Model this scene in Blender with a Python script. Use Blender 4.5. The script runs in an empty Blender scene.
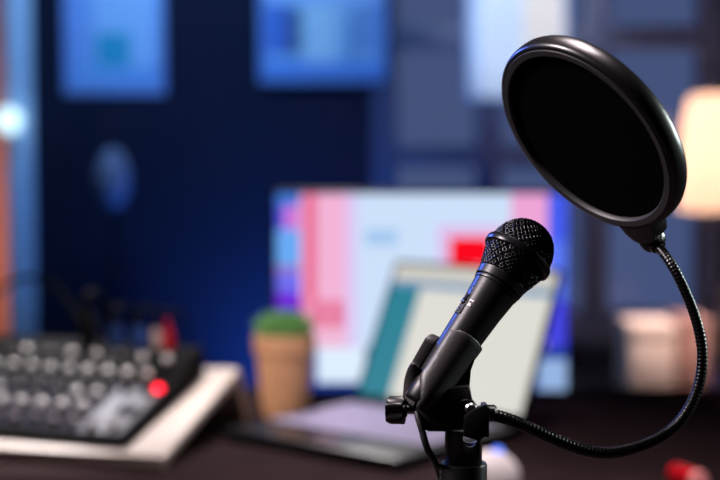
import bpy, bmesh, math, random
from mathutils import Matrix, Vector, Euler
random.seed(7)
S = bpy.context.scene
C = S.collection
PI = math.pi
R_ = math.radians

# ------------------------------------------------------------------ camera
F = 1333.0                       # focal length in pixels (720 wide)
CAM = Vector((0, 0, 1.18))
PITCH = math.atan(75 / F)        # looking slightly down
RT = Vector((1, 0, 0))
FW = Vector((0, math.cos(PITCH), -math.sin(PITCH)))
UP = Vector((0, math.sin(PITCH), math.cos(PITCH)))
DESK = 0.75

def ray(px, py):
    return FW + RT * ((px - 360) / F) + UP * ((240 - py) / F)
def P(px, py, d):
    """the point seen at a pixel, at distance d along the lens axis"""
    return CAM + ray(px, py) * d
def G(px, py, z=DESK):
    r = ray(px, py)
    return CAM + r * ((z - CAM.z) / r.z)
def Y(px, py, y):
    r = ray(px, py)
    return CAM + r * (y / r.y)

cd = bpy.data.cameras.new('camera')
cam = bpy.data.objects.new('camera', cd)
C.objects.link(cam)
cam.location = CAM
cam.rotation_euler = (PI / 2 - PITCH, 0, 0)
cd.sensor_width = 36
cd.lens = 36 * F / 720
cd.clip_start = 0.02
cd.dof.use_dof = True
cd.dof.focus_distance = 0.985
cd.dof.aperture_fstop = 2.9
S.camera = cam
S.view_settings.view_transform = 'Standard'
S.view_settings.look = 'None'
S.view_settings.gamma = 1
S.view_settings.exposure = 0
S.view_settings.use_curve_mapping = False
S.cycles.use_denoising = True
S.cycles.max_bounces = 8
S.cycles.sample_clamp_indirect = 6

# ------------------------------------------------------------------ materials
def lin(c):
    def f(v):
        v = v / 255
        return v / 12.92 if v <= 0.04045 else ((v + 0.055) / 1.055) ** 2.4
    return tuple(f(v) for v in c)

def mat(name, rgb, rough=0.5, metal=0.0, noise=0.12, scale=60, bump=0.0, spec=0.5, coat=0.0, trans=0.0, sheen=0.0):
    m = bpy.data.materials.new(name)
    m.use_nodes = True
    nt = m.node_tree
    b = nt.nodes['Principled BSDF']
    c = lin(rgb)
    tc = nt.nodes.new('ShaderNodeTexCoord')
    n = nt.nodes.new('ShaderNodeTexNoise')
    n.inputs['Scale'].default_value = scale
    n.inputs['Detail'].default_value = 4
    nt.links.new(tc.outputs['Object'], n.inputs['Vector'])
    r = nt.nodes.new('ShaderNodeValToRGB')
    r.color_ramp.elements[0].position = 0.3
    r.color_ramp.elements[1].position = 0.7
    r.color_ramp.elements[0].color = tuple(max(0, v * (1 - noise)) for v in c) + (1,)
    r.color_ramp.elements[1].color = tuple(min(1, v * (1 + noise)) for v in c) + (1,)
    nt.links.new(n.outputs['Fac'], r.inputs['Fac'])
    nt.links.new(r.outputs['Color'], b.inputs['Base Color'])
    b.inputs['Roughness'].default_value = rough
    b.inputs['Metallic'].default_value = metal
    b.inputs['Specular IOR Level'].default_value = spec
    b.inputs['Coat Weight'].default_value = coat
    b.inputs['Transmission Weight'].default_value = trans
    b.inputs['Sheen Weight'].default_value = sheen
    if bump:
        bp = nt.nodes.new('ShaderNodeBump')
        bp.inputs['Strength'].default_value = bump
        bp.inputs['Distance'].default_value = 0.001
        nt.links.new(n.outputs['Fac'], bp.inputs['Height'])
        nt.links.new(bp.outputs['Normal'], b.inputs['Normal'])
    return m

def emit(name, rgb, strength):
    m = bpy.data.materials.new(name)
    m.use_nodes = True
    nt = m.node_tree
    nt.nodes.clear()
    e = nt.nodes.new('ShaderNodeEmission')
    o = nt.nodes.new('ShaderNodeOutputMaterial')
    e.inputs['Color'].default_value = lin(rgb) + (1,)
    e.inputs['Strength'].default_value = strength
    nt.links.new(e.outputs[0], o.inputs['Surface'])
    return m

def picture(name, glow):
    """colours held by the mesh: a lit screen (glow > 0) or a printed sheet (glow = 0)"""
    m = bpy.data.materials.new(name)
    m.use_nodes = True
    nt = m.node_tree
    b = nt.nodes['Principled BSDF']
    a = nt.nodes.new('ShaderNodeVertexColor')
    a.layer_name = 'print'
    if glow:
        b.inputs['Base Color'].default_value = (0.01, 0.01, 0.012, 1)
        b.inputs['Roughness'].default_value = 0.4
        nt.links.new(a.outputs['Color'], b.inputs['Emission Color'])
        b.inputs['Emission Strength'].default_value = glow
    else:
        nt.links.new(a.outputs['Color'], b.inputs['Base Color'])
        b.inputs['Roughness'].default_value = 0.6
    return m

def wood(name, ca, cb, rough=0.5, sc=(3, 40, 40)):
    m = mat(name, ca, rough)
    nt = m.node_tree
    tc = [n for n in nt.nodes if n.type == 'TEX_COORD'][0]
    no = [n for n in nt.nodes if n.type == 'TEX_NOISE'][0]
    rp = [n for n in nt.nodes if n.type == 'VALTORGB'][0]
    mp = nt.nodes.new('ShaderNodeMapping')
    mp.inputs['Scale'].default_value = sc
    no.inputs['Scale'].default_value = 1
    nt.links.new(tc.outputs['Object'], mp.inputs['Vector'])
    nt.links.new(mp.outputs['Vector'], no.inputs['Vector'])
    rp.color_ramp.elements[0].color = lin(ca) + (1,)
    rp.color_ramp.elements[1].color = lin(cb) + (1,)
    return m

M = {
    'mic': mat('mic_black_lacquer', (9, 9, 10), 0.38, 0, 0.1, 400, 0.05, spec=0.3),
    'grille': mat('grille_dark_metal', (46, 46, 49), 0.27, 0.9, 0.1, 300),
    'plate': mat('switch_plate_black', (12, 12, 13), 0.7, 0, 0.1, 300),
    'foam': mat('black_foam', (6, 6, 7), 0.95, 0, 0.3, 900, 0.4, spec=0.1),
    'ring': mat('ring_black_metal', (24, 24, 27), 0.28, 0.6, 0.1, 300),
    'clip': mat('matte_black_rubber', (30, 27, 29), 0.46, 0, 0.12, 500, 0.15),
    'stand': mat('satin_black_metal', (9, 9, 10), 0.35, 0.2, 0.1, 300),
    'steel': mat('brushed_steel', (165, 165, 165), 0.28, 1.0, 0.1, 200),
    'rim': mat('satin_black_plastic', (12, 11, 12), 0.3, 0, 0.08, 400, 0.04),
    'rimring': mat('inner_ring_plastic', (33, 31, 34), 0.5, 0, 0.08, 400),
    'mesh': mat('black_nylon_mesh', (3, 3, 3), 1.0, 0, 0.3, 1500, 0.2, spec=0.02),
    'neck': mat('gooseneck_black_metal', (10, 10, 11), 0.28, 0.3, 0.1, 300),
    'lead': mat('plug_lead_rubber', (7, 7, 8), 0.85, 0, 0.1, 300, spec=0.1),
    'white': mat('white_print', (190, 182, 186), 0.6, 0, 0.05, 200),
    'cable': mat('black_cable_rubber', (6, 6, 7), 0.5, 0, 0.1, 300),
    'desk': mat('dark_desk_laminate', (50, 39, 40), 0.8, 0, 0.15, 14, spec=0.0),
    'deskleg': mat('desk_leg_metal', (25, 25, 27), 0.4, 0.6),
    'pale_wood': wood('pale_birch', (212, 194, 182), (226, 210, 198), 0.5),
    'mixer': mat('mixer_black_steel', (5, 5, 7), 0.7, 0, spec=0.05),
    'face': mat('mixer_grey_face', (24, 23, 38), 0.7, 0, 0.08, 80, spec=0.05),
    'panel': mat('mixer_light_panel', (82, 82, 94), 0.6, 0, 0.05, 80),
    'knob': mat('knob_dark', (20, 20, 26), 0.45),
    'cap': mat('knob_cap_white', (240, 236, 234), 0.18, 0, 0.04),
    'fader': mat('fader_pinkish_grey', (142, 128, 136), 0.5),
    'led': emit('led_red', (255, 25, 50), 6.0),
    'redplug': mat('red_plug', (215, 20, 24), 0.4, 0, 0.08),
    'whiteplug': mat('white_plug', (225, 205, 200), 0.4, 0, 0.05),
    'blueplug': mat('blue_plug', (55, 95, 175), 0.4, 0, 0.08),
    'blackplug': mat('black_plug', (12, 12, 14), 0.8),
    'terra': mat('tan_terracotta', (222, 164, 122), 0.75, 0, 0.08, 40, 0.1),
    'soil': mat('dark_soil', (40, 28, 20), 0.95, 0, 0.4, 200, 0.5),
    'grass': mat('grass_green', (124, 176, 104), 0.6, 0, 0.35, 60),
    'lap': mat('laptop_graphite', (15, 15, 20), 0.35, 0.1, 0.06, 200),
    'key': mat('laptop_keys', (150, 142, 178), 0.5, 0, 0.06, 300),
    'pad': mat('laptop_touchpad', (20, 20, 26), 0.16, 0.0, 0.05, 200),
    'bezel': mat('bezel_black', (10, 10, 12), 0.4),
    'monitor': mat('monitor_black', (14, 14, 17), 0.4),
    'navy': mat('navy_wall_paint', (16, 22, 46), 0.8, 0, 0.06, 6, 0.02, spec=0.2),
    'ceil': mat('ceiling_paint', (46, 48, 56), 0.9, 0, 0.05, 6),
    'floor': wood('dark_floor_boards', (38, 30, 28), (56, 44, 38), 0.5, (2, 30, 30)),
    'orange': mat('orange_wall_paint', (196, 130, 104), 0.85, 0, 0.06, 5),
    'trim': mat('white_trim_paint', (190, 220, 250), 0.5, 0, 0.04, 20),
    'winframe': mat('dark_window_frame', (72, 80, 112), 0.5, 0, 0.08, 30),
    'pframe': mat('pale_blue_paper', (120, 150, 205), 0.7),
    'board': mat('sideboard_black', (16, 16, 20), 0.45),
    'beige': mat('pale_beige_card', (222, 196, 186), 0.8, 0, 0.05, 30),
    'brown': mat('brown_card', (152, 112, 104), 0.8, 0, 0.08, 30),
    'bluebox': mat('blue_card', (40, 60, 170), 0.7),
    'lampbase': mat('lamp_base_ceramic', (70, 58, 56), 0.3),
    'grey_head': mat('grey_frosted_head', (122, 132, 168), 0.7),
    'pole': mat('pole_black', (14, 14, 16), 0.45, 0.3),
    'mouse': mat('white_mouse_plastic', (232, 222, 222), 0.4, 0, 0.04),
    'wheel': emit('wheel_blue_glow', (90, 130, 255), 2.0),
    'mug': mat('red_glazed_mug', (205, 14, 28), 0.25, 0, 0.06, 30, coat=0.4),
    'pink': mat('pink_plastic', (240, 150, 150), 0.4, 0, 0.05),
    'bulb': emit('bulb_cool_white', (205, 240, 255), 1.8),
    'warmbulb': emit('bulb_warm', (255, 205, 150), 8.0),
    'screen': picture('screen_picture', 1.0),
    'print': picture('printed_sheet', 0),
}

# lampshade cloth: lit from inside
m = bpy.data.materials.new('lampshade_cloth'); m.use_nodes = True
nt = m.node_tree; nt.nodes.clear()
out = nt.nodes.new('ShaderNodeOutputMaterial'); mix = nt.nodes.new('ShaderNodeMixShader')
df = nt.nodes.new('ShaderNodeBsdfDiffuse'); tr = nt.nodes.new('ShaderNodeBsdfTranslucent')
wv = nt.nodes.new('ShaderNodeTexNoise'); wv.inputs['Scale'].default_value = 120
rp = nt.nodes.new('ShaderNodeValToRGB')
rp.color_ramp.elements[0].color = lin((244, 226, 212)) + (1,); rp.color_ramp.elements[1].color = lin((250, 236, 224)) + (1,)
nt.links.new(wv.outputs['Fac'], rp.inputs['Fac'])
nt.links.new(rp.outputs[0], df.inputs[0]); nt.links.new(rp.outputs[0], tr.inputs[0])
mix.inputs[0].default_value = 0.6
nt.links.new(df.outputs[0], mix.inputs[1]); nt.links.new(tr.outputs[0], mix.inputs[2]); nt.links.new(mix.outputs[0], out.inputs[0])
M['shade'] = m
# window glass
m = bpy.data.materials.new('window_glass'); m.use_nodes = True
nt = m.node_tree; nt.nodes.clear()
out = nt.nodes.new('ShaderNodeOutputMaterial'); mix = nt.nodes.new('ShaderNodeMixShader')
tp = nt.nodes.new('ShaderNodeBsdfTransparent'); gl = nt.nodes.new('ShaderNodeBsdfGlossy')
gl.inputs['Roughness'].default_value = 0.05
mix.inputs[0].default_value = 0.06
nt.links.new(tp.outputs[0], mix.inputs[1]); nt.links.new(gl.outputs[0], mix.inputs[2]); nt.links.new(mix.outputs[0], out.inputs[0])
M['glass'] = m

# ------------------------------------------------------------------ mesh helpers
def frame(o, x, y, z):
    """4x4 matrix with origin o and axes x, y, z"""
    m = Matrix.Identity(4)
    for i, a in enumerate((x, y, z)):
        m[0][i], m[1][i], m[2][i] = a.x, a.y, a.z
    m[0][3], m[1][3], m[2][3] = o.x, o.y, o.z
    return m

def axis_frame(o, z, hint=Vector((0, 0, 1))):
    z = z.normalized()
    if abs(z.dot(hint)) > 0.98:
        hint = Vector((0, 1, 0))
    x = hint.cross(z).normalized()
    return frame(o, x, z.cross(x), z)

def bx(bm, lo, hi, bev=0.0, mx=None, seg=2):
    g = bmesh.ops.create_cube(bm, size=1)
    vs = g['verts']
    c = [(a + b) / 2 for a, b in zip(lo, hi)]
    s = [abs(b - a) for a, b in zip(lo, hi)]
    for v in vs:
        v.co = Vector((c[i] + v.co[i] * s[i] for i in range(3)))
    if bev:
        es = list({e for v in vs for e in v.link_edges})
        r = bmesh.ops.bevel(bm, geom=es, offset=bev, segments=seg, affect='EDGES', profile=0.5)
        vs = list({v for f in r['faces'] for v in f.verts} | {v for v in vs if v.is_valid})
    if mx is not None:
        bmesh.ops.transform(bm, matrix=mx, verts=vs)
    return vs

def lathe(bm, prof, seg=32, mx=None, cap=True):
    """prof: (radius, height) pairs along local z"""
    rings = []
    for r, z in prof:
        if r < 1e-6:
            rings.append([bm.verts.new((0, 0, z))])
        else:
            rings.append([bm.verts.new((r * math.cos(2 * PI * k / seg), r * math.sin(2 * PI * k / seg), z)) for k in range(seg)])
    for a, b in zip(rings, rings[1:]):
        for k in range(seg):
            k2 = (k + 1) % seg
            if len(a) == 1 and len(b) == 1:
                continue
            if len(a) == 1:
                bm.faces.new((a[0], b[k2], b[k]))
            elif len(b) == 1:
                bm.faces.new((a[k], a[k2], b[0]))
            else:
                bm.faces.new((a[k], a[k2], b[k2], b[k]))
    if cap:
        if len(rings[0]) > 1:
            bm.faces.new(list(reversed(rings[0])))
        if len(rings[-1]) > 1:
            bm.faces.new(rings[-1])
    vs = [v for r in rings for v in r]
    if mx is not None:
        bmesh.ops.transform(bm, matrix=mx, verts=vs)
    return vs

def spline(pts, n=12):
    pts = [Vector(p) for p in pts]
    q = [pts[0] * 2 - pts[1]] + pts + [pts[-1] * 2 - pts[-2]]
    res = []
    for i in range(1, len(q) - 2):
        a, b, c, d = q[i - 1:i + 3]
        for k in range(n):
            t = k / n
            res.append(0.5 * ((2 * b) + (c - a) * t + (2 * a - 5 * b + 4 * c - d) * t * t + (3 * b - a - 3 * c + d) * t ** 3))
    res.append(pts[-1])
    return res

def tube(bm, pts, rad, seg=12):
    """rad: a number or a list of one radius per point"""
    n = len(pts)
    rr = rad if isinstance(rad, (list, tuple)) else [rad] * n
    t0 = (pts[1] - pts[0]).normalized()
    u = t0.orthogonal().normalized()
    rings = []
    for i, p in enumerate(pts):
        t = (pts[min(i + 1, n - 1)] - pts[max(i - 1, 0)]).normalized()
        u = (u - t * u.dot(t)).normalized()
        w = t.cross(u)
        rings.append([bm.verts.new(p + (u * math.cos(2 * PI * k / seg) + w * math.sin(2 * PI * k / seg)) * rr[i]) for k in range(seg)])
    for a, b in zip(rings, rings[1:]):
        for k in range(seg):
            bm.faces.new((a[k], a[(k + 1) % seg], b[(k + 1) % seg], b[k]))
    bm.faces.new(list(reversed(rings[0])))
    bm.faces.new(rings[-1])

def prism(bm, poly, z0, z1, bev=0.0, mx=None, seg=2):
    b = [bm.verts.new((x, y, z0)) for x, y in poly]
    t = [bm.verts.new((x, y, z1)) for x, y in poly]
    n = len(poly)
    bm.faces.new(list(reversed(b))); bm.faces.new(t)
    for k in range(n):
        bm.faces.new((b[k], b[(k + 1) % n], t[(k + 1) % n], t[k]))
    vs = b + t
    if bev:
        es = [e for v in vs for e in v.link_edges if (e.verts[0] in b) == (e.verts[1] in b)]
        r = bmesh.ops.bevel(bm, geom=list(set(es)), offset=bev, segments=seg, affect='EDGES', profile=0.5)
        vs = list({v for f in r['faces'] for v in f.verts} | {v for v in vs if v.is_valid})
    if mx is not None:
        bmesh.ops.transform(bm, matrix=mx, verts=vs)

MX = {}
def thing(name, label, cat, loc=(0, 0, 0), rot=(0, 0, 0), group=None):
    o = bpy.data.objects.new(name, None)
    C.objects.link(o)
    o.empty_display_size = 0.05
    o.location = loc
    o.rotation_euler = rot
    MX[o] = Matrix.Translation(Vector(loc)) @ Euler(rot).to_matrix().to_4x4()
    return tag(o, label, cat, group)

def tag(o, label, cat, group=None):
    o['label'] = label
    o['category'] = cat
    if group:
        o['group'] = group
    return o

def obj(name, bm, m, parent=None, world=False, ang=38, label=None, flat=False):
    """links one mesh; world=True: the shape is in world coordinates and is brought into the thing's own frame"""
    if world and parent is not None:
        root = parent
        while root.parent is not None:
            root = root.parent
        bmesh.ops.transform(bm, matrix=MX[root].inverted(), verts=bm.verts[:])
    bmesh.ops.recalc_face_normals(bm, faces=bm.faces[:])
    for f in bm.faces:
        f.smooth = not flat
    for e in bm.edges:
        if len(e.link_faces) == 2 and e.calc_face_angle(0) > R_(ang):
            e.smooth = False
    me = bpy.data.meshes.new(name)
    bm.to_mesh(me)
    bm.free()
    me.materials.append(m)
    o = bpy.data.objects.new(name, me)
    C.objects.link(o)
    if parent is not None:
        o.parent = parent
    if label:
        o['label'] = label
    return o

def solo(name, bm, m, label, cat, base, group=None, **k):
    """a thing that is a single mesh: origin at base, shape given in world coordinates"""
    bmesh.ops.transform(bm, matrix=Matrix.Translation(-Vector(base)), verts=bm.verts[:])
    o = obj(name, bm, m, **k)
    o.location = base
    return tag(o, label, cat, group)

def struct(name, bm, m, parent=None):
    o = obj(name, bm, m, parent)
    if parent is None:
        o['kind'] = 'structure'
    return o

def N():
    return bmesh.new()

def sheet(w, h, nx, ny, fn, mx, thick=0.0):
    """a grid in local x (0..w), y (0..h) whose faces carry fn(u, v) as an sRGB colour; v runs from the top down"""
    bm = N()
    lay = bm.loops.layers.float_color.new('print')
    g = [[bm.verts.new((w * i / nx, h * j / ny, 0)) for i in range(nx + 1)] for j in range(ny + 1)]
    for j in range(ny):
        for i in range(nx):
            f = bm.faces.new((g[j][i], g[j][i + 1], g[j + 1][i + 1], g[j + 1][i]))
            c = lin(fn((i + 0.5) / nx, 1 - (j + 0.5) / ny)) + (1,)
            for l in f.loops:
                l[lay] = c
    if thick:
        r = bmesh.ops.extrude_face_region(bm, geom=bm.faces[:])
        vs = [e for e in r['geom'] if isinstance(e, bmesh.types.BMVert)]
        bmesh.ops.translate(bm, vec=(0, 0, -thick), verts=vs)
    bmesh.ops.transform(bm, matrix=mx, verts=bm.verts[:])
    return bm

# ------------------------------------------------------------------ the room
YB = 4.6                          # back wall
XL, XR, YF, ZC = -2.4, 2.4, -1.6, 2.75
bm = N(); bx(bm, (XL - .2, YF - .2, -.1), (XR + .2, YB + 2.0, 0)); struct('floor', bm, M['floor'])
bm = N(); bx(bm, (XL - .2, YF - .2, ZC), (XR + .2, YB + 2.0, ZC + .1)); struct('ceiling', bm, M['ceil'])
bm = N(); bx(bm, (XL - .1, YF, 0), (XL, YB + 1.9, ZC)); struct('wall_left', bm, M['navy'])
bm = N(); bx(bm, (XR, YF, 0), (XR + .1, YB + .12, ZC)); struct('wall_right', bm, M['navy'])
bm = N(); bx(bm, (XL, YF - .1, 0), (XR, YF, ZC)); struct('wall_front', bm, M['navy'])
# doorway on the left (its jamb at pixel column 14), window on the right
xd1 = Y(12, 240, YB).x
xd0 = xd1 - 0.85
xw0 = Y(380, 240, YB).x
xw1 = Y(712, 240, YB).x + 0.0
zw0 = Y(500, 330, YB).z
zw1 = 2.45
bm = N()
bx(bm, (XL, YB, 0), (xd0, YB + .12, ZC))
bx(bm, (xd0, YB, 2.2), (xd1, YB + .12, ZC))
bx(bm, (xd1, YB, 0), (xw0, YB + .12, ZC))
bx(bm, (xw0, YB, 0), (xw1, YB + .12, zw0))
bx(bm, (xw0, YB, zw1), (xw1, YB + .12, ZC))
bx(bm, (xw1, YB, 0), (XR, YB + .12, ZC))
struct('wall_back', bm, M['navy'])
# door casing
bm = N()
cw = 0.078
bx(bm, (xd1 - .012, YB - .025, 0), (xd1 + cw, YB, 2.2 + cw), .004)
bx(bm, (xd0 - cw, YB - .025, 0), (xd0 + .012, YB, 2.2 + cw), .004)
bx(bm, (xd0, YB - .025, 2.2), (xd1, YB, 2.2 + cw), .004)
struct('trim_1', bm, M['trim'])
# the passage beyond
bm = N(); bx(bm, (XL, YB + 1.9, 0), (xd1 + .7, YB + 2.0, ZC)); struct('wall_passage', bm, M['orange'])
bm = N(); bx(bm, (xd1 + .6, YB + .12, 0), (xd1 + .7, YB + 1.9, ZC)); struct('wall_passage_right', bm, M['orange'])
# baseboard
bm = N(); bx(bm, (xd1 + cw, YB - .015, 0), (XR, YB, .1), .003); struct('baseboard_back', bm, M['winframe'])

# window with a lattice of dark bars
w = thing('window_1', 'tall window with dark lattice bars and dusk light behind the desk', 'window', ((xw0 + xw1) / 2, YB, zw0))
w['kind'] = 'structure'
bm = N()
bw = 0.085
for px in (385, 488, 595, 708):
    x = Y(px, 240, YB).x
    bx(bm, (x - bw / 2, YB - .02, zw0), (x + bw / 2, YB + .06, zw1), .004)
for z in (zw0 + .03, zw1 - .03, Y(500, 37, YB).z, Y(500, 156, YB).z):
    bx(bm, (xw0, YB - .018, z - .036), (xw1, YB + .055, z + .036), .004)
obj('window_frame', bm, M['winframe'], w, True)
bm = N(); bx(bm, (xw0, YB + .03, zw0), (xw1, YB + .036, zw1)); obj('pane', bm, M['glass'], w, True)
bm = N(); bx(bm, (xw0 - .03, YB - .06, zw0 - .04), (xw1 + .03, YB, zw0 - .005), .004); obj('window_sill', bm, M['winframe'], w, True)

# sheets on the wall
def poster(px0, px1, py1, hgt, fn, label, y):
    a = Y(px0, py1, y); b = Y(px1, py1, y)
    wd = b.x - a.x
    t = thing('poster', label, 'poster', ((a.x + b.x) / 2, y, a.z), group=None)
    mx = frame(Vector((a.x, y - .004, a.z)), Vector((1, 0, 0)), Vector((0, 0, 1)), Vector((0, -1, 0)))
    obj('printed_sheet', sheet(wd, hgt, 36, 44, fn, mx, .003), M['print'], t, True, flat=True)
    bm = N()
    f = 0.012
    for lo, hi in (((a.x - f, a.z - f), (b.x + f, a.z)), ((a.x - f, a.z + hgt), (b.x + f, a.z + hgt + f)),
                   ((a.x - f, a.z), (a.x, a.z + hgt)), ((b.x, a.z), (b.x + f, a.z + hgt))):
        bx(bm, (lo[0], y - .012, lo[1]), (hi[0], y, hi[1]), .002)
    obj('poster_frame', bm, M['pframe'], t, True)

def p_one(u, v):
    if u < .05 or u > .95 or v > .95: return (120, 160, 235)
    if v > .86: return (120, 180, 240)
    if .3 < u < .66 and .68 < v < .86: return (40, 170, 205)
    if u < .28: return (130, 175, 240)
    return (160, 205, 250)
def p_two(u, v):
    if v > .9 or u < .04 or u > .96: return (90, 150, 235)
    if v < .58: return (160, 200, 245)
    if .22 < u < .28 and .62 < v < .86: return (84, 70, 110)
    if .28 < u < .33 and .62 < v < .86: return (60, 140, 170)
    if .72 < u < .76 and .66 < v < .9: return (60, 130, 180)
    if u < .22 and v < .86: return (70, 120, 205)
    if u > .76 and v < .86: return (120, 165, 220)
    if .33 < u < .6: return (190, 225, 245)
    return (145, 195, 235)
def p_three(u, v):
    if u > .55 and v < .75: return (255, 240, 225)
    if u < .12: return (190, 215, 250)
    return (228, 238, 250)
poster(68, 162, 91, .62, p_one, 'blue-lit framed print on the navy wall nearest the doorway', YB - .001)
poster(263, 383, 79, .62, p_two, 'blue-lit framed print of an interior on the wall left of the window', YB - .03)
poster(469, 564, 97, .62, p_three, 'pale whitish framed print hung against the lattice window', YB - .03)

# small round lamp on the door casing
t = thing('wall_lamp', 'small glowing cool-white globe lamp on the white door casing', 'lamp', Y(10, 120, YB - .03))
c = Y(8.5, 120, YB - .09)
bm = N(); lathe(bm, [(.042 * math.sin(PI * k / 12), -.042 * math.cos(PI * k / 12)) for k in range(13)], 20, Matrix.Translation(c)); obj('globe', bm, M['bulb'], t, True)
bm = N(); lathe(bm, [(.018, 0), (.018, .006), (.012, .01), (.010, .026), (.006, .027)], 20, axis_frame(Vector((c.x, YB - .026, c.z)), Vector((0, -1, 0)))); obj('lamp_holder', bm, M['trim'], t, True)

# ------------------------------------------------------------------ desk
t = thing('desk', 'large dark laminate desk carrying the studio equipment', 'desk', (0, 1.55, 0))
bm = N(); bx(bm, (-1.3, .55, DESK - .035), (1.35, 2.56, DESK), .004); obj('desk_top', bm, M['desk'], t, True)
for sx in (-1.2, 1.25):
    for sy in (.65, 2.47):
        bm = N(); bx(bm, (sx - .03, sy - .03, 0), (sx + .03, sy + .03, DESK - .035), .003); obj('leg', bm, M['deskleg'], t, True)
bm = N(); bx(bm, (-1.17, 2.45, .62), (1.22, 2.48, .7), .002); obj('crossbar', bm, M['deskleg'], t, True)

# ------------------------------------------------------------------ sideboard, lamp, boxes
YS = 3.8
zs = Y(650, 396, 4.0).z
t = thing('sideboard', 'low black sideboard against the back wall behind the desk', 'sideboard', (1.3, 3.95, 0))
bm = N(); bx(bm, (.55, 3.5, zs - .03), (2.1, 4.4, zs), .004); obj('sideboard_top', bm, M['board'], t, True)
bm = N(); bx(bm, (.58, 3.53, .06), (2.07, 4.38, zs - .03), .003); obj('carcass', bm, M['board'], t, True)
for k in range(3):
    bm = N(); bx(bm, (.6 + k * .49, 3.51, .09), (1.07 + k * .49, 3.53, zs - .05), .003)
    d = obj('door', bm, M['board'], t, True)
    bm = N(); bx(bm, (1.02 + k * .49, 3.495, .24), (1.035 + k * .49, 3.51, .36), .003); obj('handle', bm, M['steel'], d, True)
for sx in (.66, 2.0):
    for sy in (3.58, 4.32):
        bm = N(); lathe(bm, [(.018, 0), (.022, .06)], 12, Matrix.Translation((sx, sy, 0))); obj('foot', bm, M['pole'], t, True)

lx = Y(746, 150, YS).x
z0 = Y(700, 211, YS).z; z1 = Y(700, 95, YS).z
t = thing('table_lamp', 'lit table lamp with a cream drum shade on the black sideboard', 'lamp', (lx, YS, zs))
T = Matrix.Translation((lx, YS, 0))
bm = N(); lathe(bm, [(.19, z0), (.189, z0 + .1), (.184, z0 + .19), (.176, z0 + .26), (.162, z1 - .012), (.15, z1), (.148, z1 - .002), (.16, z1 - .014), (.174, z0 + .26), (.182, z0 + .19), (.187, z0 + .1), (.188, z0), (.19, z0)], 48, T, cap=False); obj('lamp_shade', bm, M['shade'], t, True)
bm = N(); lathe(bm, [(.09, zs), (.092, zs + .015), (.05, zs + .03), (.07, zs + .12), (.085, zs + .22), (.06, zs + .34), (.02, zs + .42), (.012, zs + .46), (.012, z0 + .1), (.0, z0 + .1)], 32, T); obj('lamp_base', bm, M['lampbase'], t, True)
bm = N(); lathe(bm, [(0, z0 + .1), (.014, z0 + .11), (.03, z0 + .15), (.03, z0 + .17), (.018, z0 + .195), (0, z0 + .2)], 20, T); obj('bulb', bm, M['warmbulb'], t, True)

def carton(px0, px1, py0, y, dep, m, label, lidm=None):
    a = Y(px0, 395, y); b = Y(px1, py0, y)
    t = thing('storage_box', label, 'box', ((a.x + b.x) / 2, y + dep / 2, zs), group='boxes on the sideboard')
    h = b.z - zs
    bm = N(); bx(bm, (a.x, y, zs), (b.x, y + dep, zs + h * .8), .006); obj('box_body', bm, m, t, True)
    bm = N(); bx(bm, (a.x - .003, y - .003, zs + h * .78), (b.x + .003, y + dep + .003, zs + h), .006); obj('lid', bm, m, t, True)
carton(630, 676, 324, 4.0, .2, M['beige'], 'pale beige storage box on the sideboard, below and left of the lamp')
carton(680, 711, 319, 4.06, .2, M['brown'], 'brown storage box beside the pale beige box on the sideboard')
carton(718, 742, 330, 4.03, .05, M['bluebox'], 'small blue box at the lamp foot on the sideboard')

# egg-headed lamp on a slim pole
t = thing('floor_lamp', 'unlit floor lamp with a grey egg-shaped head on a thin black pole', 'floor lamp', (Y(113, 178, 4.35).x, 4.35, 0))
c = Y(113, 178, 4.35)
T = Matrix.Translation(c)
bm = N(); lathe(bm, [(0, -.098), (.024, -.09), (.044, -.058), (.055, -.012), (.052, .028), (.037, .072), (.016, .092), (0, .097)], 28, T); obj('lamp_head', bm, M['grey_head'], t, True)
bm = N(); lathe(bm, [(.009, .02), (.009, c.z - .07)], 14, Matrix.Translation((c.x, c.y, 0))); obj('pole', bm, M['pole'], t, True)
bm = N(); lathe(bm, [(.13, 0), (.13, .014), (.02, .024)], 32, Matrix.Translation((c.x, c.y, 0))); obj('base', bm, M['pole'], t, True)

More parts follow.
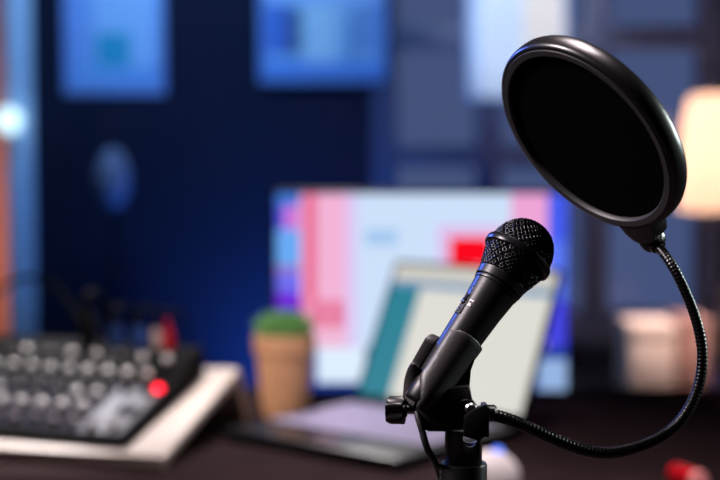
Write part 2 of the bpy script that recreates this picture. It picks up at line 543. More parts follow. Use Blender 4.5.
# ------------------------------------------------------------------ monitor
DM = 2.47
a = Y(273, 394, DM); b = Y(572, 190, DM)
t = thing('monitor', 'wide desktop monitor with a bright pink, white and blue screen behind the laptop', 'monitor', ((a.x + b.x) / 2, DM + .03, DESK))
bm = N(); bx(bm, (a.x, DM, a.z), (b.x, DM + .03, b.z), .006); obj('housing', bm, M['monitor'], t, True)
bm = N(); bx(bm, ((a.x + b.x) / 2 - .03, DM + .03, DESK + .009), ((a.x + b.x) / 2 + .03, DM + .05, DESK + .24), .004); obj('neck', bm, M['monitor'], t, True)
bm = N(); bx(bm, ((a.x + b.x) / 2 - .11, DM - .07, DESK), ((a.x + b.x) / 2 + .11, DM + .075, DESK + .01), .004); obj('base', bm, M['monitor'], t, True)
def scr(u, v):
    x = 276 + u * 293
    y = 194 + v * 194
    if y > 345:
        if 318 < x < 366 and y < 380: return (222, 238, 255)
        if x > 540 and 358 < y < 388: return (150, 180, 225)
        if x < 318: return (18, 48, 150)
        return (26, 60, 150)
    if x < 302:
        if y < 205: return (60, 120, 215)
        if y < 228: return (205, 120, 215) if x > 286 else (80, 90, 225)
        if y < 262: return (105, 170, 245)
        if y < 272: return (150, 120, 200)
        if y < 290: return (110, 110, 240)
        return (110, 30, 215) if y < 308 else (30, 60, 190)
    if x < 346:
        if y > 325: return (240, 185, 215)
        if y > 300: return (228, 100, 140) if int(x / 9) % 2 else (236, 150, 185)
        if 304 < x < 318 and y < 300: return (234, 105, 145)
        return (243, 180, 215)
    if 452 < x < 490 and 236 < y < 264: return (250, 8, 30)
    if x > 550:
        return (70, 95, 240) if y < 240 else ((90, 120, 245) if y < 300 else (70, 70, 225))
    if x > 512: return (238, 165, 215) if y < 235 else (215, 185, 240)
    if 440 < x < 512 and y > 225: return (225, 190, 235)
    if 366 < x < 400 and 228 < y < 246: return (165, 200, 240)
    if x < 358: return (222, 200, 245)
    return (205, 225, 250)
e = .007
mx = frame(Vector((a.x + e, DM - .0008, a.z + e)), Vector((1, 0, 0)), Vector((0, 0, 1)), Vector((0, -1, 0)))
obj('display', sheet(b.x - a.x - 2 * e, b.z - a.z - 2 * e, 72, 50, scr, mx), M['screen'], t, True, flat=True)

# ------------------------------------------------------------------ laptop
HL = G(351, 412); HR = G(521, 438)
ex = (HR - HL); LW = ex.length; ex.normalize()
ez = Vector((0, 0, 1)); ey = ez.cross(ex).normalized()      # towards the back
LD = .315
yaw = math.atan2(ex.y, ex.x)
t = thing('laptop', 'open graphite laptop with a white document and teal side panel on its screen', 'laptop', HL, (0, 0, yaw))
bm = N(); bx(bm, (0, -LD, .004), (LW, 0, .02), .004); base = obj('base', bm, M['lap'], t)
bm = N(); bx(bm, (.012, -.232, .02), (LW - .012, -.02, .0208), .0003); kb = obj('keyboard_deck', bm, M['lap'], t)
for r in range(6):
    n = 14 if r else 13
    kw = (LW - .036) / n
    for k in range(n):
        bm = N(); bx(bm, (.018 + k * kw + .0013, -.052 - r * .0345, .0208), (.018 + (k + 1) * kw - .0013, -.0215 - r * .0345, .0232), .0006, seg=1)
        obj('key', bm, M['key'], kb)
bm = N(); bx(bm, (LW * .3, -LD + .015, .02), (LW * .66, -.240, .0206), .0003); obj('touchpad', bm, M['pad'], t)
for sx in (.03, LW - .03):
    for sy in (-.03, -LD + .03):
        bm = N(); lathe(bm, [(.008, 0), (.008, .004)], 12, Matrix.Translation((sx, sy, 0))); obj('foot', bm, M['cable'], t)
bm = N(); lathe(bm, [(.006, .03), (.006, LW - .03)], 14, frame(Vector((0, .004, .018)), Vector((0, 1, 0)), Vector((0, 0, 1)), Vector((1, 0, 0)))); obj('hinge', bm, M['lap'], t)
tl = R_(27)
LH = .268
lm = frame(Vector((0, .004, .02)), Vector((1, 0, 0)), Vector((0, math.sin(tl), math.cos(tl))), Vector((0, -math.cos(tl), math.sin(tl))))
bm = N(); bx(bm, (0, 0, -.007), (LW, LH, 0), .003, lm); lid = obj('lid', bm, M['bezel'], t)
def doc(u, v):
    if v < .115: return (206, 204, 196)
    if v < .17: return (108, 148, 186)
    if u < .19: return (36, 128, 148)
    return (222, 220, 212)
obj('display', sheet(LW - .016, LH - .022, 40, 40, doc, lm @ Matrix.Translation((.008, .014, .0006))), M['screen'], lid, flat=True)

# ------------------------------------------------------------------ plant
pb = G(285, 416)
t = thing('potted_plant', 'small tan terracotta pot of short green grass behind the laptop', 'plant', pb)
px = pb.y / F
bm = N(); lathe(bm, [(23 * px, 0), (24 * px, .004), (28 * px, .108), (31 * px, .11), (31.5 * px, .14), (29 * px, .142), (28 * px, .128), (0, .127)], 40); obj('pot', bm, M['terra'], t)
bm = N(); lathe(bm, [(27.9 * px, .127), (27.9 * px, .133), (0, .136)], 30); obj('soil', bm, M['soil'], t)
bm = N()
for k in range(620):
    r = 26.5 * px * math.sqrt(random.random()); a = random.random() * 2 * PI
    h = (.052 - .020 * (r / (27 * px)) ** 2) * random.uniform(.75, 1.1)
    o = Vector((r * math.cos(a), r * math.sin(a), .132))
    lean = Vector((math.cos(a), math.sin(a), 0)) * (r * .22) + Vector((random.uniform(-1, 1), random.uniform(-1, 1), 0)) * .004
    tube(bm, [o, o + lean * .4 + Vector((0, 0, h * .6)), o + lean + Vector((0, 0, h))], [.0014, .0012, .0003], 4)
obj('foliage', bm, M['grass'], t)

# ------------------------------------------------------------------ wooden stand and mixer
fr = G(165, 470)
YAW = R_(-13.5)
t = thing('mixer_stand', 'pale wooden sloping stand on the desk under the audio mixer', 'stand', fr, (0, 0, YAW))
SL = R_(13)
bl = .34
sm = Matrix.Translation((0, 0, .004)) @ Matrix.Rotation(SL, 4, 'X')
bm = N(); bx(bm, (-.66, 0, 0), (0, bl, .016), .002, sm); obj('sloping_board', bm, M['pale_wood'], t)
yt = bl * math.cos(SL); zt = bl * math.sin(SL) + .004
bm = N()
prism(bm, [(yt - .012, zt + .004), (yt + .004, zt + .006), (yt + .045, 0), (yt + .030, 0)], -.66, 0, .0, frame(Vector((0, 0, 0)), Vector((0, 1, 0)), Vector((0, 0, 1)), Vector((1, 0, 0))))
obj('rear_panel', bm, M['pale_wood'], t)
bm = N(); bx(bm, (-.66, -.003, 0), (0, .012, .014), .002); obj('front_strip', bm, M['pale_wood'], t)

mroot = MX[t] @ sm @ Matrix.Translation((-.064, .016, .0165)) @ Matrix.Rotation(R_(-4), 4, 'Z')
me_ = mroot.to_euler()
t = thing('audio_mixer', 'black and grey audio mixer with white knobs on the pale wooden stand', 'audio mixer', mroot.translation, me_)
MWd, MDp = .52, .275
prof = [(0, 0), (MDp + .01, 0), (MDp + .012, .050), (MDp - .030, .052), (MDp - .105, .025), (.010, .014), (0, .008)]
bm = N(); prism(bm, prof, -MWd, 0, .002, frame(Vector((0, 0, 0)), Vector((0, 1, 0)), Vector((0, 0, 1)), Vector((1, 0, 0)))); obj('chassis', bm, M['mixer'], t)
fs = math.atan2(.011, MDp - .115)
fm = Matrix.Translation((0, .010, .014)) @ Matrix.Rotation(fs, 4, 'X')
bm = N(); bx(bm, (-MWd + .012, .004, -.0005), (-.014, MDp - .120, .0012), .0005, fm); obj('face_plate', bm, M['face'], t)
bm = N(); bx(bm, (-.088, .006, .001), (-.016, MDp - .126, .0016), .0004, fm); obj('master_panel', bm, M['panel'], t, label='light grey master panel')
hump = Matrix.Translation((0, MDp - .030, .052)) @ Matrix.Rotation(R_(-2.7), 4, 'X')
slo = Matrix.Translation((0, MDp - .105, .025)) @ Matrix.Rotation(math.atan2(.027, .075), 4, 'X')
bm = N(); bx(bm, (-MWd + .012, .002, -.001), (-.014, .038, .0006), .0003, hump); obj('jack_plate', bm, M['mixer'], t)
ks = N(); lathe(ks, [(.0092, 0), (.0092, .003), (.0080, .004), (.0076, .006)], 18)
kc = N(); lathe(kc, [(.0072, .0055), (.0078, .006), (.0078, .010), (.0070, .0130), (.0050, .0150), (.0024, .0158), (0, .0160)], 18)
k0 = obj('knob', ks, M['knob'], t); c0 = obj('cap', kc, M['cap'], k0)
def put(o, cp, mx):
    o.matrix_local = mx
first = True
d0 = None
def knob(mx, s=1.0, dark=False):
    global first, d0
    if dark:
        if d0 is None:
            d0 = k0.copy(); C.objects.link(d0); d0.parent = t; k = d0
            c = c0.copy(); c.data = c0.data.copy(); c.data.materials[0] = M['knob']; C.objects.link(c); c.parent = k
            d0['label'] = 'black knob'
        else:
            k = d0.copy(); C.objects.link(k); k.parent = t
            c = d0.children[0].copy() if d0.children else None
            if c: C.objects.link(c); c.parent = k
    elif first:
        k = k0; first = False
    else:
        k = k0.copy(); C.objects.link(k); k.parent = t
        c = c0.copy(); C.objects.link(c); c.parent = k
    k.matrix_local = mx @ Matrix.Scale(s, 4)
MIX = t
for col in range(14):
    x = -.035 - col * .0345
    for row, y in enumerate((.060, .106, .138)):
        if col < 2 and row < 2:
            continue                                   # master section: faders and the lamp
        knob(fm @ Matrix.Translation((x, y, .001)), 1.1 if row == 0 else 1.0, (row == 1 and col not in (2, 3, 7, 10)) or row == 2)
for col in range(9):
    knob(slo @ Matrix.Translation((-.052 - col * .034, .018, .0003)), .95)
    knob(slo @ Matrix.Translation((-.033 - col * .042, .056, .0003)), .95, col in (2, 5, 7))
# faders
sl = N(); bx(sl, (-.0015, -.022, 0), (.0015, .022, .0006))
fc = N(); prism(fc, [(-.007, 0), (.007, 0), (.005, .009), (0, .007), (-.005, .009)], -.005, .005, 0, frame(Vector((0, 0, .001)), Vector((0, 1, 0)), Vector((0, 0, 1)), Vector((1, 0, 0))))
s0 = obj('fader_slot', sl, M['mixer'], t); f0 = obj('fader_cap', fc, M['fader'], s0)
for col in range(15):
    o = s0 if col == 0 else s0.copy()
    if col:
        C.objects.link(o); o.parent = t
        f = f0.copy(); C.objects.link(f); f.parent = o
    else:
        f = f0
    f.location = (0, random.uniform(-.008, .008), 0)
    o.matrix_local = fm @ Matrix.Translation((-.035 - col * .0325, .026, .0012))
bm = N(); lathe(bm, [(.007, 0), (.007, .004), (.005, .0065), (0, .0075)], 16, fm @ Matrix.Translation((-.022, .149, .001))); obj('power_lamp', bm, M['led'], t, label='glowing red lamp')
bm = N(); bx(bm, (-.052, .062, .0012), (-.022, .085, .006), .001, fm); obj('button', bm, M['face'], t)

# plugs on the raised back of the mixer
def plug(px, py0, m, label, r=.007, h=.045, name='audio_plug'):
    base = mroot @ hump @ Vector((0, 0, .0008))
    n = (mroot.to_3x3() @ Vector((0, 0, 1))).normalized()
    # meet the hump plane
    q = mroot @ hump @ Vector((-.05, .022, .0008))
    rr = ray(px, py0)
    yv = q.y
    pt = CAM + rr * (yv / rr.y)
    lx_ = (mroot.inverted() @ pt).x
    o = mroot @ hump @ Vector((lx_, .022, .0008))
    t = thing(name, label, 'plug', o, me_, group='plugs in the back of the mixer')
    bm = N(); lathe(bm, [(r * 1.05, 0), (r * 1.05, .006), (r, .008), (r, h * .7), (r * .6, h)], 18); obj('sleeve', bm, m, t)
    bm = N(); lathe(bm, [(r * .58, h * .98), (r * .5, h * 1.2), (r * .36, h * 1.5)], 12); obj('strain_relief', bm, M['blackplug'] if m is not M['redplug'] else m, t)
    bm = N()
    tube(bm, spline([Vector((0, 0, h * 1.45)), Vector((0, .010, h * 1.65)), Vector((0, .042, h * 1.45)), Vector((0, .065, h * .7)), Vector((0, .07, -.02))]), r * .34, 8)
    obj('lead', bm, M['lead'], t)
plug(170, 338, M['redplug'], 'red audio plug standing in the mixer, right of the white plug', .0085, .034)
plug(156, 338, M['whiteplug'], 'white audio plug standing in the mixer beside the red plug', .0085, .034)
plug(136, 338, M['blueplug'], 'blue audio plug second to the left of the red plug', .011, .036)
plug(108, 338, M['blueplug'], 'leftmost blue audio plug, third to the left of the red plug', .011, .036)
plug(76, 338, M['blackplug'], 'thick black audio plug at the left end of the plugs on the mixer', .015, .05)

# black lead arching off to the left
bm = N()
pa = mroot @ Vector((-.24, MDp + .0135, .03))
tube(bm, spline([pa, pa + Vector((.004, .05, .035)), Y(56, 288, 2.42), Y(30, 278, 2.48), Y(8, 284, 2.51), Y(-14, 306, 2.52), Y(-34, 345, 2.525), Y(-54, 378, 2.53) , Vector((-.82, 2.535, DESK + .0075)), Vector((-.98, 2.535, DESK + .0075))], 14), .0045, 10)
solo('audio_cable', bm, M['lead'], 'black cable arching up behind the mixer past the bright door casing', 'cable', pa)

# ------------------------------------------------------------------ mouse, mug
mb = G(484, 480)
t = thing('computer_mouse', 'white mouse with a blue-lit wheel on the desk beside the microphone stand', 'mouse', mb, (0, 0, R_(-72)))
def dome(bm, lx_, ly, lz, seg=28, rings=9):
    prev = None
    for i in range(rings + 1):
        a = (PI / 2) * i / rings
        rr = math.cos(a); z = lz * math.sin(a)
        if i == rings:
            tip = bm.verts.new((0, 0, lz))
            for k in range(seg): bm.faces.new((prev[k], prev[(k + 1) % seg], tip))
            return
        ring = []
        for k in range(seg):
            th = 2 * PI * k / seg
            cx, sx = math.cos(th), math.sin(th)
            ring.append(bm.verts.new((lx_ * rr ** .8 * math.copysign(abs(cx) ** .85, cx), ly * rr ** .8 * math.copysign(abs(sx) ** .85, sx), z)))
        if prev:
            for k in range(seg): bm.faces.new((prev[k], prev[(k + 1) % seg], ring[(k + 1) % seg], ring[k]))
        else:
            bm.faces.new(list(reversed(ring)))
        prev = ring
bm = N(); dome(bm, .029, .052, .040); obj('shell', bm, M['mouse'], t)
bm = N(); lathe(bm, [(.007, -.004), (.009, -.0025), (.009, .0025), (.007, .004)], 18, frame(Vector((0, .020, .0355)), Vector((0, 1, 0)), Vector((0, 0, 1)), Vector((1, 0, 0)))); obj('scroll_wheel', bm, M['wheel'], t, label='blue glowing wheel')

gb = G(697, 493)
tinr = .0155
td = Vector((.42, -.90, 0)).normalized()
t = thing('tin', 'red cylindrical tin with a pale pink lid lying on its side on the desk', 'tin', gb)
tm = axis_frame(gb + Vector((0, 0, tinr)), td)
bm = N(); lathe(bm, [(0, -.045), (tinr - .001, -.045), (tinr, -.044), (tinr, -.004), (tinr - .001, -.003), (tinr - .001, -.002)], 40, tm); obj('tin_body', bm, M['mug'], t, True)
bm = N(); lathe(bm, [(tinr - .002, -.002), (tinr - .0006, -.0016), (tinr - .0002, .004), (tinr - .002, .006), (tinr - .004, .0055), (0, .0055)], 40, tm); obj('lid', bm, M['pink'], t, True, label='pale pink lid')

# ------------------------------------------------------------------ microphone
TAU = R_(15)
c0_ = P(517.3, 256.5, 1.0)
img = lambda x, y: RT * x + UP * y
A = (img(.583, .8125) * math.cos(TAU) + FW * math.sin(TAU)).normalized()
O = img(-.8125, .583).normalized()                   # across the handle, up and to the left
Cw = A.cross(O).normalized()
if Cw.dot(FW) > 0: Cw = -Cw                         # towards the camera
MM = frame(c0_, O, Cw, A) if O.cross(Cw).dot(A) > 0 else frame(c0_, O, Cw, A)
stand_x = P(463.5, 440, .97)
base_pt = Vector((stand_x.x, stand_x.y, DESK))

t = thing('handheld_microphone', 'black handheld vocal microphone with a mesh ball head, held in a clip', 'microphone', c0_ - A * .138)
MIC = t
rev = lambda bm, prof, seg=48, cap=True: lathe(bm, prof, seg, MM, cap)
bm = N(); rev(bm, [(0, -.135), (.0105, -.135), (.0116, -.133), (.0123, -.123), (.0138, -.09), (.0158, -.05), (.0176, -.0315), (.0182, -.0308), (.0184, -.0295), (.0172, -.0290), (.0172, -.0282), (.0190, -.0276), (.0197, -.0215), (.0190, -.0205), (0, -.0205)], 64)
body = obj('body', bm, M['mic'], t, True, ang=30)
bm = N(); rev(bm, [(.0180, -.021), (.0228, -.004), (.0238, 0), (.0236, .006), (.0222, .013), (.0190, .0195), (.0135, .0248), (.007, .0274), (0, .0282)], 48); obj('foam_lining', bm, M['foam'], t, True)
def woven(prof, rows, n):
    """a wire basket following the profile: two crossing sets of wires with knuckles where they meet"""
    # resample the profile by length
    L = [0]
    for (r0, z0_), (r1, z1_) in zip(prof, prof[1:]): L.append(L[-1] + math.hypot(r1 - r0, z1_ - z0_))
    def at(s):
        s *= L[-1]
        for i in range(len(prof) - 1):
            if s <= L[i + 1] + 1e-12:
                k = (s - L[i]) / (L[i + 1] - L[i])
                return prof[i][0] + (prof[i + 1][0] - prof[i][0]) * k, prof[i][1] + (prof[i + 1][1] - prof[i][1]) * k
        return prof[-1]
    bm = N()
    st = 3
    for hand in (1, -1):
        for k in range(n):
            pts = []
            for i in range(rows * st + 1):
                s = i / (rows * st)
                r, z = at(s)
                a = 2 * PI * k / n + hand * (PI / n) * (i / st)
                bulge = .0003 * math.cos(PI * (i / st) + (0 if hand > 0 else PI) + PI * k)
                r2 = max(r + bulge, .0002)
                pts.append(Vector((r2 * math.cos(a), r2 * math.sin(a), z)))
            tube(bm, pts, .00052, 6)
    bmesh.ops.transform(bm, matrix=MM, verts=bm.verts[:])
    return bm
dome_prof = [(.0246, .0015), (.0245, .005), (.0236, .010), (.0217, .0155), (.0186, .0208), (.0145, .0250), (.0097, .0278), (.0045, .0293), (.0012, .0296)]
obj('grille_dome', woven(dome_prof, 19, 38), M['grille'], t, True, ang=80)
obj('grille_basket', woven([(.0193, -.0205), (.0213, -.0145), (.0233, -.008), (.0248, -.0020)], 10, 38), M['grille'], t, True, ang=80)
bm = N(); rev(bm, [(.0235, -.003), (.0262, -.0031), (.0272, -.0024), (.0275, -.0010), (.0275, .0010), (.0272, .0024), (.0262, .0031), (.0235, .003)], 72, False); obj('grille_ring', bm, M['ring'], t, True)
# switch panel on the camera-left side of the handle
phi = R_(40)                                         # from O towards the camera
def side(tt, r, ph=phi):
    z = A
    nrm = O * math.cos(ph) + Cw * math.sin(ph)
    return frame(c0_ + A * tt + nrm * r, A, nrm.cross(A), nrm)
sm_ = side(-.0515, .0155, R_(24))
bm = N(); bx(bm, (-.013, -.0034, -.0008), (.013, .0034, .0005), .0005, sm_); pl = obj('switch_plate', bm, M['plate'], t, True)
bm = N(); bx(bm, (-.005, -.0022, .0004), (.004, .0022, .0007), .0001, sm_); obj('switch_slot', bm, M['foam'], pl, True)
bm = N(); bx(bm, (-.004, -.0018, .0005), (.000, .0018, .0022), .0004, sm_); obj('switch', bm, M['ring'], pl, True)
for dx in (-.0098, .0098):
    bm = N(); lathe(bm, [(.0015, .0004), (.0015, .0010), (.0010, .0013), (0, .0013)], 14, sm_ @ Matrix.Translation((dx, 0, 0))); obj('screw', bm, M['ring'], pl, True)
# the two small white marks beside the switch (an arrow-like pair)
ms = side(-.0540, .0160, R_(48))
def mark(poly, mx):
    bm = N(); prism(bm, poly, -.0003, .0002, 0, mx)
    return bm
g1 = [(-.0012, -.0006), (.0004, -.0006), (.0022, -.0014), (.0022, .0012), (.0006, .0016), (-.0012, .0012)]
bm = N()
prism(bm, [(.0016, -.0020), (.0026, -.0020), (.0026, .0008), (.0034, .0008), (.0020, .0024), (.0006, .0008), (.0016, .0008)], -.0006, .0003, 0, ms)
prism(bm, [(-.0026, -.0016), (-.0018, -.0024), (-.0018, -.0008), (-.0004, -.0014), (-.0004, .0014), (-.0018, .0008), (-.0018, .0022), (-.0028, .0010)], -.0006, .0003, 0, ms)
obj('switch_marks', bm, M['white'], t, True, label='two tiny white switch marks')

# ------------------------------------------------------------------ clip
PPM = F / .97                                        # pixels per metre at the stand
t = thing('microphone_clip', 'matte black cradle clip gripping the handle of the microphone', 'microphone clip', P(463, 425, .97))
bm = N()
n_arc, rows = 40, 14
t0_, t1_ = -.075, -.139
a0, a1 = R_(46), R_(354)                             # the slot is left open towards upper left
def clip_r(th, s):
    """outer radius of the cradle: thicker towards the far lip"""
    k = max(0, (math.degrees(th) - 250) / 104)
    return .0159 + .0056 * k ** 1.2 + .0012 * (1 - s)
rings_o, rings_i = [], []
for j in range(rows + 1):
    s = j / rows
    ro, ri = [], []
    for i in range(n_arc + 1):
        k_ = min(1, max(0, (s - .62) / .2))
        b0, b1 = a0 - R_(12) * k_, a1 + R_(36) * k_
        th = b0 + (b1 - b0) * i / n_arc
        deg = math.degrees(th)
        # the wings' upper edge: highest on the camera side, the far wing rounded off at its foot
        top = t0_ - .010 * max(0, (deg - 200) / 154) ** 1.0 - .0045 * ((deg - 95) / 50) ** 2 * (1 if deg < 95 else 0) - .006 * max(0, (deg - 325) / 29) ** 2
        bot = t1_ + .012 * max(0, 1 - (deg - 46) / 45) + .012 * max(0, (deg - 320) / 34)
        tt = top + (bot - top) * s
        nrm = O * math.cos(th) + Cw * math.sin(th)
        ri_ = (.0147 - .0018 * s) * (1 - max(0, (s - .86) / .14) * .85)
        ro_ = (clip_r(th, s) - .0020 * s) * (1 - max(0, (s - .8) / .2) ** 2 * .35)
        ro.append(bm.verts.new(c0_ + A * tt + nrm * ro_)); ri.append(bm.verts.new(c0_ + A * tt + nrm * ri_))
    rings_o.append(ro); rings_i.append(ri)
for j in range(rows):
    for i in range(n_arc):
        bm.faces.new((rings_o[j][i], rings_o[j][i + 1], rings_o[j + 1][i + 1], rings_o[j + 1][i]))
        bm.faces.new((rings_i[j][i + 1], rings_i[j][i], rings_i[j + 1][i], rings_i[j + 1][i + 1]))
    for i in (0, n_arc):
        bm.faces.new((rings_o[j][i], rings_o[j + 1][i], rings_i[j + 1][i], rings_i[j][i]))
for i in range(n_arc):
    bm.faces.new((rings_o[0][i], rings_i[0][i], rings_i[0][i + 1], rings_o[0][i + 1]))
    bm.faces.new((rings_o[rows][i], rings_o[rows][i + 1], rings_i[rows][i + 1], rings_i[rows][i]))
bmesh.ops.recalc_face_normals(bm, faces=bm.faces[:])
es = [e for e in bm.edges if len(e.link_faces) == 2 and e.calc_face_angle(0) > R_(60)]
bmesh.ops.bevel(bm, geom=es, offset=.0008, segments=2, affect='EDGES', profile=.5)
cr = obj('cradle', bm, M['clip'], t, True, ang=50)
# the lug under the cradle, joined to the stand by a pivot
def facing(px, py, d):
    """frame whose local unit is one pixel at that depth, facing the camera"""
    k = d / F
    return frame(P(px, py, d), RT * k, -UP * k, FW * k)
fz = facing(0, 0, .97)
def pxprism(bm, poly, d, half, bev=1.5):
    """poly in photo pixels at depth d, half thickness in metres"""
    prism(bm, [(x, y) for x, y in poly], -half / (d / F), half / (d / F), bev, facing(0, 0, d) if False else frame(CAM + (FW - RT * (360 / F) + UP * (240 / F)) * d, RT * (d / F), -UP * (d / F), FW * (d / F)))
bm = N()
pxprism(bm, [(446, 368), (462, 352), (476, 354), (473, 360), (470.5, 370), (469.5, 382), (468, 396), (446, 396)], .9745, .004, 1.0)
pxprism(bm, [(434, 392), (452, 386), (469, 384), (470.5, 394), (473, 404), (466, 418), (462, 427), (446, 430), (428, 430), (421, 426), (418.5, 410), (420, 394)], .968, .0085, 1.6)
obj('pivot_lug', bm, M['clip'], t, True)
bm = N(); lathe(bm, [(0, 0), (.0042, 0), (.0046, .001), (.0046, .0022), (.0034, .0034), (0, .0036)], 20, axis_frame(P(471, 409, .959), -FW)); obj('pivot_screw', bm, M['steel'], t, True)
bm = N(); lathe(bm, [(.0085, 0), (.0085, .009), (.0075, .0105), (0, .0105)], 28, axis_frame(P(466, 410, .961), -FW) @ Matrix.Translation((0, 0, -.008))); obj('pivot_barrel', bm, M['stand'], t, True)

# ------------------------------------------------------------------ stand
t = thing('microphone_stand', 'black desktop microphone stand, tube and round base on the desk', 'microphone stand', base_pt)
zc = lambda py: P(463.5, py, .97).z
T = Matrix.Translation((stand_x.x, stand_x.y, 0))
bm = N(); lathe(bm, [(.0135, zc(465)), (.0135, zc(428)), (.0125, zc(426.5)), (.0085, zc(426.5)), (.0085, zc(465)), (.0135, zc(465))], 48, T, cap=False)
ad = obj('adapter', bm, M['stand'], t, True)
# a round window through the adapter
hb = N(); lathe(hb, [(.0062, -.03), (.0062, .03)], 28, axis_frame(P(470, 436.5, .97), FW))
hc = obj('cutter', hb, M['stand'], t, True)
bpy.context.view_layer.update()
md = ad.modifiers.new('hole', 'BOOLEAN'); md.object = hc; md.operation = 'DIFFERENCE'; md.solver = 'EXACT'
dg = bpy.context.evaluated_depsgraph_get(); dg.update()
nm = bpy.data.meshes.new_from_object(ad.evaluated_get(dg))
ad.modifiers.clear(); ad.data = nm
bpy.data.objects.remove(hc)
bm = N(); lathe(bm, [(.0120, DESK + .10), (.0168, DESK + .10), (.0172, DESK + .102), (.0172, zc(465)), (.0166, zc(463)), (.012, zc(462.5)), (0, zc(462.5))], 48, T); obj('collar', bm, M['stand'], t, True)
bm = N(); lathe(bm, [(.0105, DESK + .016), (.0105, DESK + .10)], 32, T); obj('tube', bm, M['stand'], t, True)
bm = N(); lathe(bm, [(.075, DESK), (.078, DESK + .004), (.076, DESK + .012), (.06, DESK + .016), (.02, DESK + .019), (.018, DESK + .03), (.0106, DESK + .032)], 56, T); obj('base', bm, M['stand'], t, True)

# ------------------------------------------------------------------ pop filter
vw = ray(587, 139).normalized()
vr = (RT - vw * vw.dot(RT)).normalized()
vu = (UP - vw * vw.dot(UP)); vu = (vu - vr * vu.dot(vr)).normalized()
nrm = ((vr * .743 + vu * .67) * -.838 - vw * .54).normalized()
e1 = (vr * .67 - vu * .743).normalized()
e2 = nrm.cross(e1).normalized()
if e2.dot(RT) < 0: e2 = -e2
fc_ = P(583.5, 140.5, .992)
FM = frame(fc_, e1, e2, nrm)
t = thing('pop_filter', 'round black mesh pop filter on a gooseneck clamped to the microphone stand', 'pop filter', P(480, 425, .97))
bm = N(); lathe(bm, [(.0735, -.005), (.0735, -.0012), (.0742, -.0002), (.0745, -.0008), (.0795, .0002), (.0812, -.0004), (.0826, -.0018), (.0834, -.0042), (.0836, -.0085), (.0832, -.0125), (.0818, -.0155), (.0795, -.0168), (.0735, -.0168), (.0735, -.013)], 128, FM, cap=False)
rim = obj('rim', bm, M['rim'], t, True, ang=50)
bm = N(); lathe(bm, [(.0728, -.003), (.0732, -.0003), (.0740, .0006), (.0786, .0009), (.0790, .0000), (.0790, -.003)], 128, FM, cap=False); obj('retaining_ring', bm, M['rimring'], t, True)
for nm_, z, bulge in (('front_mesh', -.0035, .0006), ('back_mesh', -.0125, -.0006)):
    bm = N(); lathe(bm, [(.0737, z - .0003), (.0737, z), (.05, z + bulge), (0, z + bulge * 1.4), (0, z + bulge * 1.4 - .0004), (.05, z + bulge - .0004), (.0737, z - .0003)], 96, FM, cap=False); obj(nm_, bm, M['mesh'], t, True)
# lug below the rim
phl = R_(-20)
rd = e1 * math.cos(phl) + e2 * math.sin(phl)
tg = nrm.cross(rd).normalized()
LM = frame(fc_ + rd * .079 - nrm * .0085, rd, tg, nrm)
bm = N(); prism(bm, [(0, -.019), (.008, -.0165), (.014, -.0125), (.0170, -.0075), (.0170, .0075), (.014, .0125), (.008, .0165), (0, .019)], -.0085, .0085, .0016, LM); obj('lug', bm, M['rim'], t, True)
sock0 = fc_ + rd * .091 - nrm * .0085
gend = P(667, 251, 1.0)
# gooseneck
ctrl = [(481, 413, .97), (492, 413.5, .968), (505, 417, .966), (521, 423.5, .966), (552, 438.5, .97), (601, 455, .976), (650, 443.5, .984), (678, 426, .990), (698, 392, .996), (703.5, 355, .999), (697, 320, 1.0), (683, 286, 1.0), (673, 265, .999), (0, 0, 1)]
pts = [P(*c) for c in ctrl[:-1]]
pts.append(Vector((0, 0, 0)))
q_ = sock0 + rd * .010
pts[-1] = q_
dense = spline(pts, 60)
# even spacing, with a small rib every 3 mm
L = [0]
for p, q in zip(dense, dense[1:]): L.append(L[-1] + (q - p).length)
step = .003 / 5
m_ = int(L[-1] / step)
even, rr, j = [], [], 0
for k in range(m_ + 1):
    s = k * step
    while j < len(L) - 2 and L[j + 1] < s: j += 1
    f = (s - L[j]) / max(1e-9, L[j + 1] - L[j])
    even.append(dense[j].lerp(dense[j + 1], f))
    rr.append(.00375 + .00018 * math.cos(2 * PI * k / 5) + .0008 * (1 - s / L[-1]))
def soften(p, w):
    n = len(p); res = []
    for i in range(n):
        k = min(w, i, n - 1 - i)
        acc = Vector((0, 0, 0))
        for j in range(i - k, i + k + 1): acc += p[j]
        res.append(acc / (2 * k + 1))
    return res
for _ in range(3): even = soften(even, 20)
bm = N(); tube(bm, even, rr, 16); obj('gooseneck', bm, M['neck'], t, True, ang=80)
dirn = (even[-30] - q_).normalized()
bm = N(); lathe(bm, [(.0095, -.012), (.0104, -.010), (.0104, .002), (.0092, .006), (.0066, .008), (.0058, .012), (.0045, .0125)], 28, axis_frame(q_ - dirn * .006, dirn)); obj('socket', bm, M['rim'], t, True)
bm = N(); lathe(bm, [(.0058, 0), (.0062, .001), (.0062, .006), (.0050, .0075)], 24, axis_frame(P(486, 413.2, .969), RT)); obj('ferrule', bm, M['stand'], t, True)
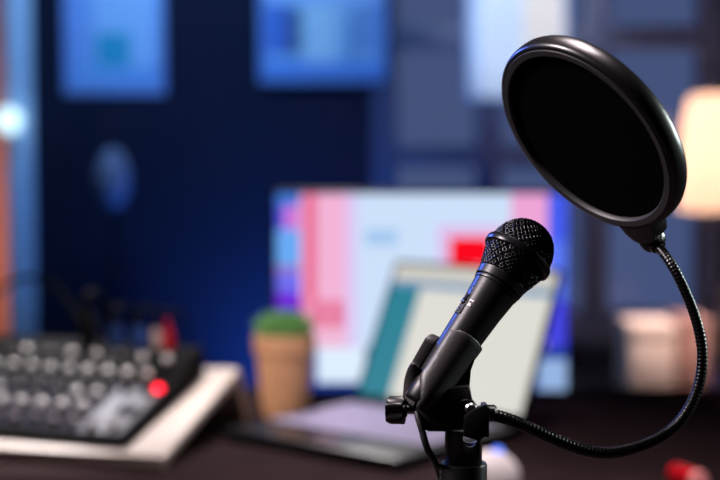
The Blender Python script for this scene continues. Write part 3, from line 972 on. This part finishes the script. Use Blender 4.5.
# clamp
bm = N()
pxprism(bm, [(464, 416), (474, 408.5), (486, 403.5), (487.3, 406), (487.0, 434), (482, 437.5), (478, 440.5), (463, 435.5)], .9565, .0042, 1.0)
cl = obj('clamp_plate', bm, M['stand'], t, True)
bm = N(); pxprism(bm, [(482.8, 405), (487.3, 404.5), (487.0, 434), (482.8, 434)], .970, .017, .6); obj('clamp_cheek', bm, M['stand'], t, True)
ka = P(402, 410.5, .972)
bm = N(); lathe(bm, [(.0026, 0), (.0026, P(432, 410, .972).x - ka.x)], 20, axis_frame(ka, RT)); obj('clamp_screw', bm, M['steel'], t, True, label='steel screw shaft')
bm = N()
poly = []
for k in range(60):
    a = 2 * PI * k / 60
    r = .0090 + .0017 * math.cos(5 * a)
    poly.append((r * math.cos(a), r * math.sin(a)))
km = axis_frame(ka + RT * -.0105, (RT - FW * .25).normalized())
prism(bm, poly, 0, .0125, .0014, km)
kn = obj('clamp_knob', bm, M['stand'], t, True)
bm = N(); lathe(bm, [(.0056, .012), (.0052, .0135), (.0040, .0142)], 24, km); obj('knob_collar', bm, M['stand'], kn, True)

# microphone lead curving from the clip to behind the stand
bm = N()
tube(bm, spline([P(417, 412, .962), P(419, 420, .959), P(422, 430, .957), P(427.5, 449, .957), P(435.5, 463, .974), P(440, 475, .993), P(447, 500, 1.002), P(448, 560, 1.02), P(440, 640, 1.06), Vector((.05, 1.16, DESK + .012)), Vector((.0, 1.24, DESK + .0036)), Vector((-.12, 1.25, DESK + .0036)), Vector((-.3, 1.15, DESK + .0036))], 14), .0026, 10)
solo('microphone_cable', bm, M['cable'], 'thin black lead hanging from the clip in front of the stand', 'cable', P(417, 412, .962))

# ------------------------------------------------------------------ light
def area(name, loc, target, size, power, rgb, spread=180, size_y=None):
    l = bpy.data.lights.new(name, 'AREA')
    l.energy = power; l.color = rgb; l.size = size
    if size_y:
        l.shape = 'RECTANGLE'; l.size_y = size_y
    l.spread = R_(spread)
    o = bpy.data.objects.new(name, l); C.objects.link(o)
    o.location = loc
    o.rotation_euler = (Vector(target) - Vector(loc)).to_track_quat('-Z', 'Y').to_euler()
    return o
def point(name, loc, power, rgb, r=.05):
    l = bpy.data.lights.new(name, 'POINT')
    l.energy = power; l.color = rgb; l.shadow_soft_size = r
    o = bpy.data.objects.new(name, l); C.objects.link(o); o.location = loc
    return o
def spot(name, loc, target, power, rgb, cone, blend=.6, r=.08):
    l = bpy.data.lights.new(name, 'SPOT')
    l.energy = power; l.color = rgb; l.spot_size = R_(cone); l.spot_blend = blend; l.shadow_soft_size = r
    o = bpy.data.objects.new(name, l); C.objects.link(o); o.location = loc
    o.rotation_euler = (Vector(target) - Vector(loc)).to_track_quat('-Z', 'Y').to_euler()
    return o

W = bpy.data.worlds.new('dusk'); S.world = W
W.use_nodes = True
W.node_tree.nodes['Background'].inputs['Color'].default_value = lin((73, 87, 130)) + (1,)
W.node_tree.nodes['Background'].inputs['Strength'].default_value = 1.0

area('ceiling_blue_wash', (-.6, 3.5, 2.6), (-.6, 4.6, 1.7), .9, 14, (.32, .58, .98), 140, size_y=.3)
spot('pale_print_spot', (.5, 3.0, 2.6), (.55, 4.57, 1.75), 110, (.78, .87, 1.0), 24)  # added spot, whitens the print in front of the window
area('floor_uplight', (-.22, 4.25, .25), (-.26, 4.6, .8), .3, 8, (.06, .25, 1.0), 120, size_y=.1)
point('passage_lamp', (xd1 - .4, YB + 1.1, .85), 24, (1, .6, .36), .1)
point('shade_bulb', (lx, YS, z0 + .2), 95, (1, .84, .77), .04)
spot('desk_spot', (-.15, 3.1, 2.35), (-.36, 2.05, .8), 135, (1.0, .93, .92), 36, .5, .09)
spot('mixer_spot', (-.75, 2.85, 2.35), (-.49, 2.05, .82), 330, (1.0, .94, .95), 11, .35, .05)  # extra tight beam added to make the knob caps stand out
spot('plant_spot', (-.9, .7, 2.2), (-.08, 2.2, .82), 150, (1.0, .9, .86), 14, .7, .08)  # unseen front light added to brighten the pot and its grass
spot('tin_spot', (1.1, .9, 1.9), (.43, 1.70, .77), 60, (1.0, .9, .88), 6, .5, .05)  # narrow beam added only to lift the tin off the dark desk
area('overhead_softbox', (.12, 1.4, 2.35), (.12, 1.3, 1.2), .35, 6, (1.0, .84, .88), 60, size_y=1.0)
area('side_softbox', (1.9, 1.55, 1.6), (.2, 1.0, 1.25), .5, 4.0, (.86, 1.0, .96), 50)
area('rim_light_blue', (-.68, 2.0, 1.62), (.08, 1.0, 1.15), .22, .9, (.1, .2, 1.0), 60)
area('left_softbox', (-1.05, .92, 1.95), (.1, 1.0, 1.08), .35, 2.7, (1.0, .86, .9), 40)
spot('mouse_spot', (.9, .8, 2.0), (.17, 1.83, .78), 60, (1.0, .9, .9), 5, .5, .05)  # small added beam that brightens the mouse alone
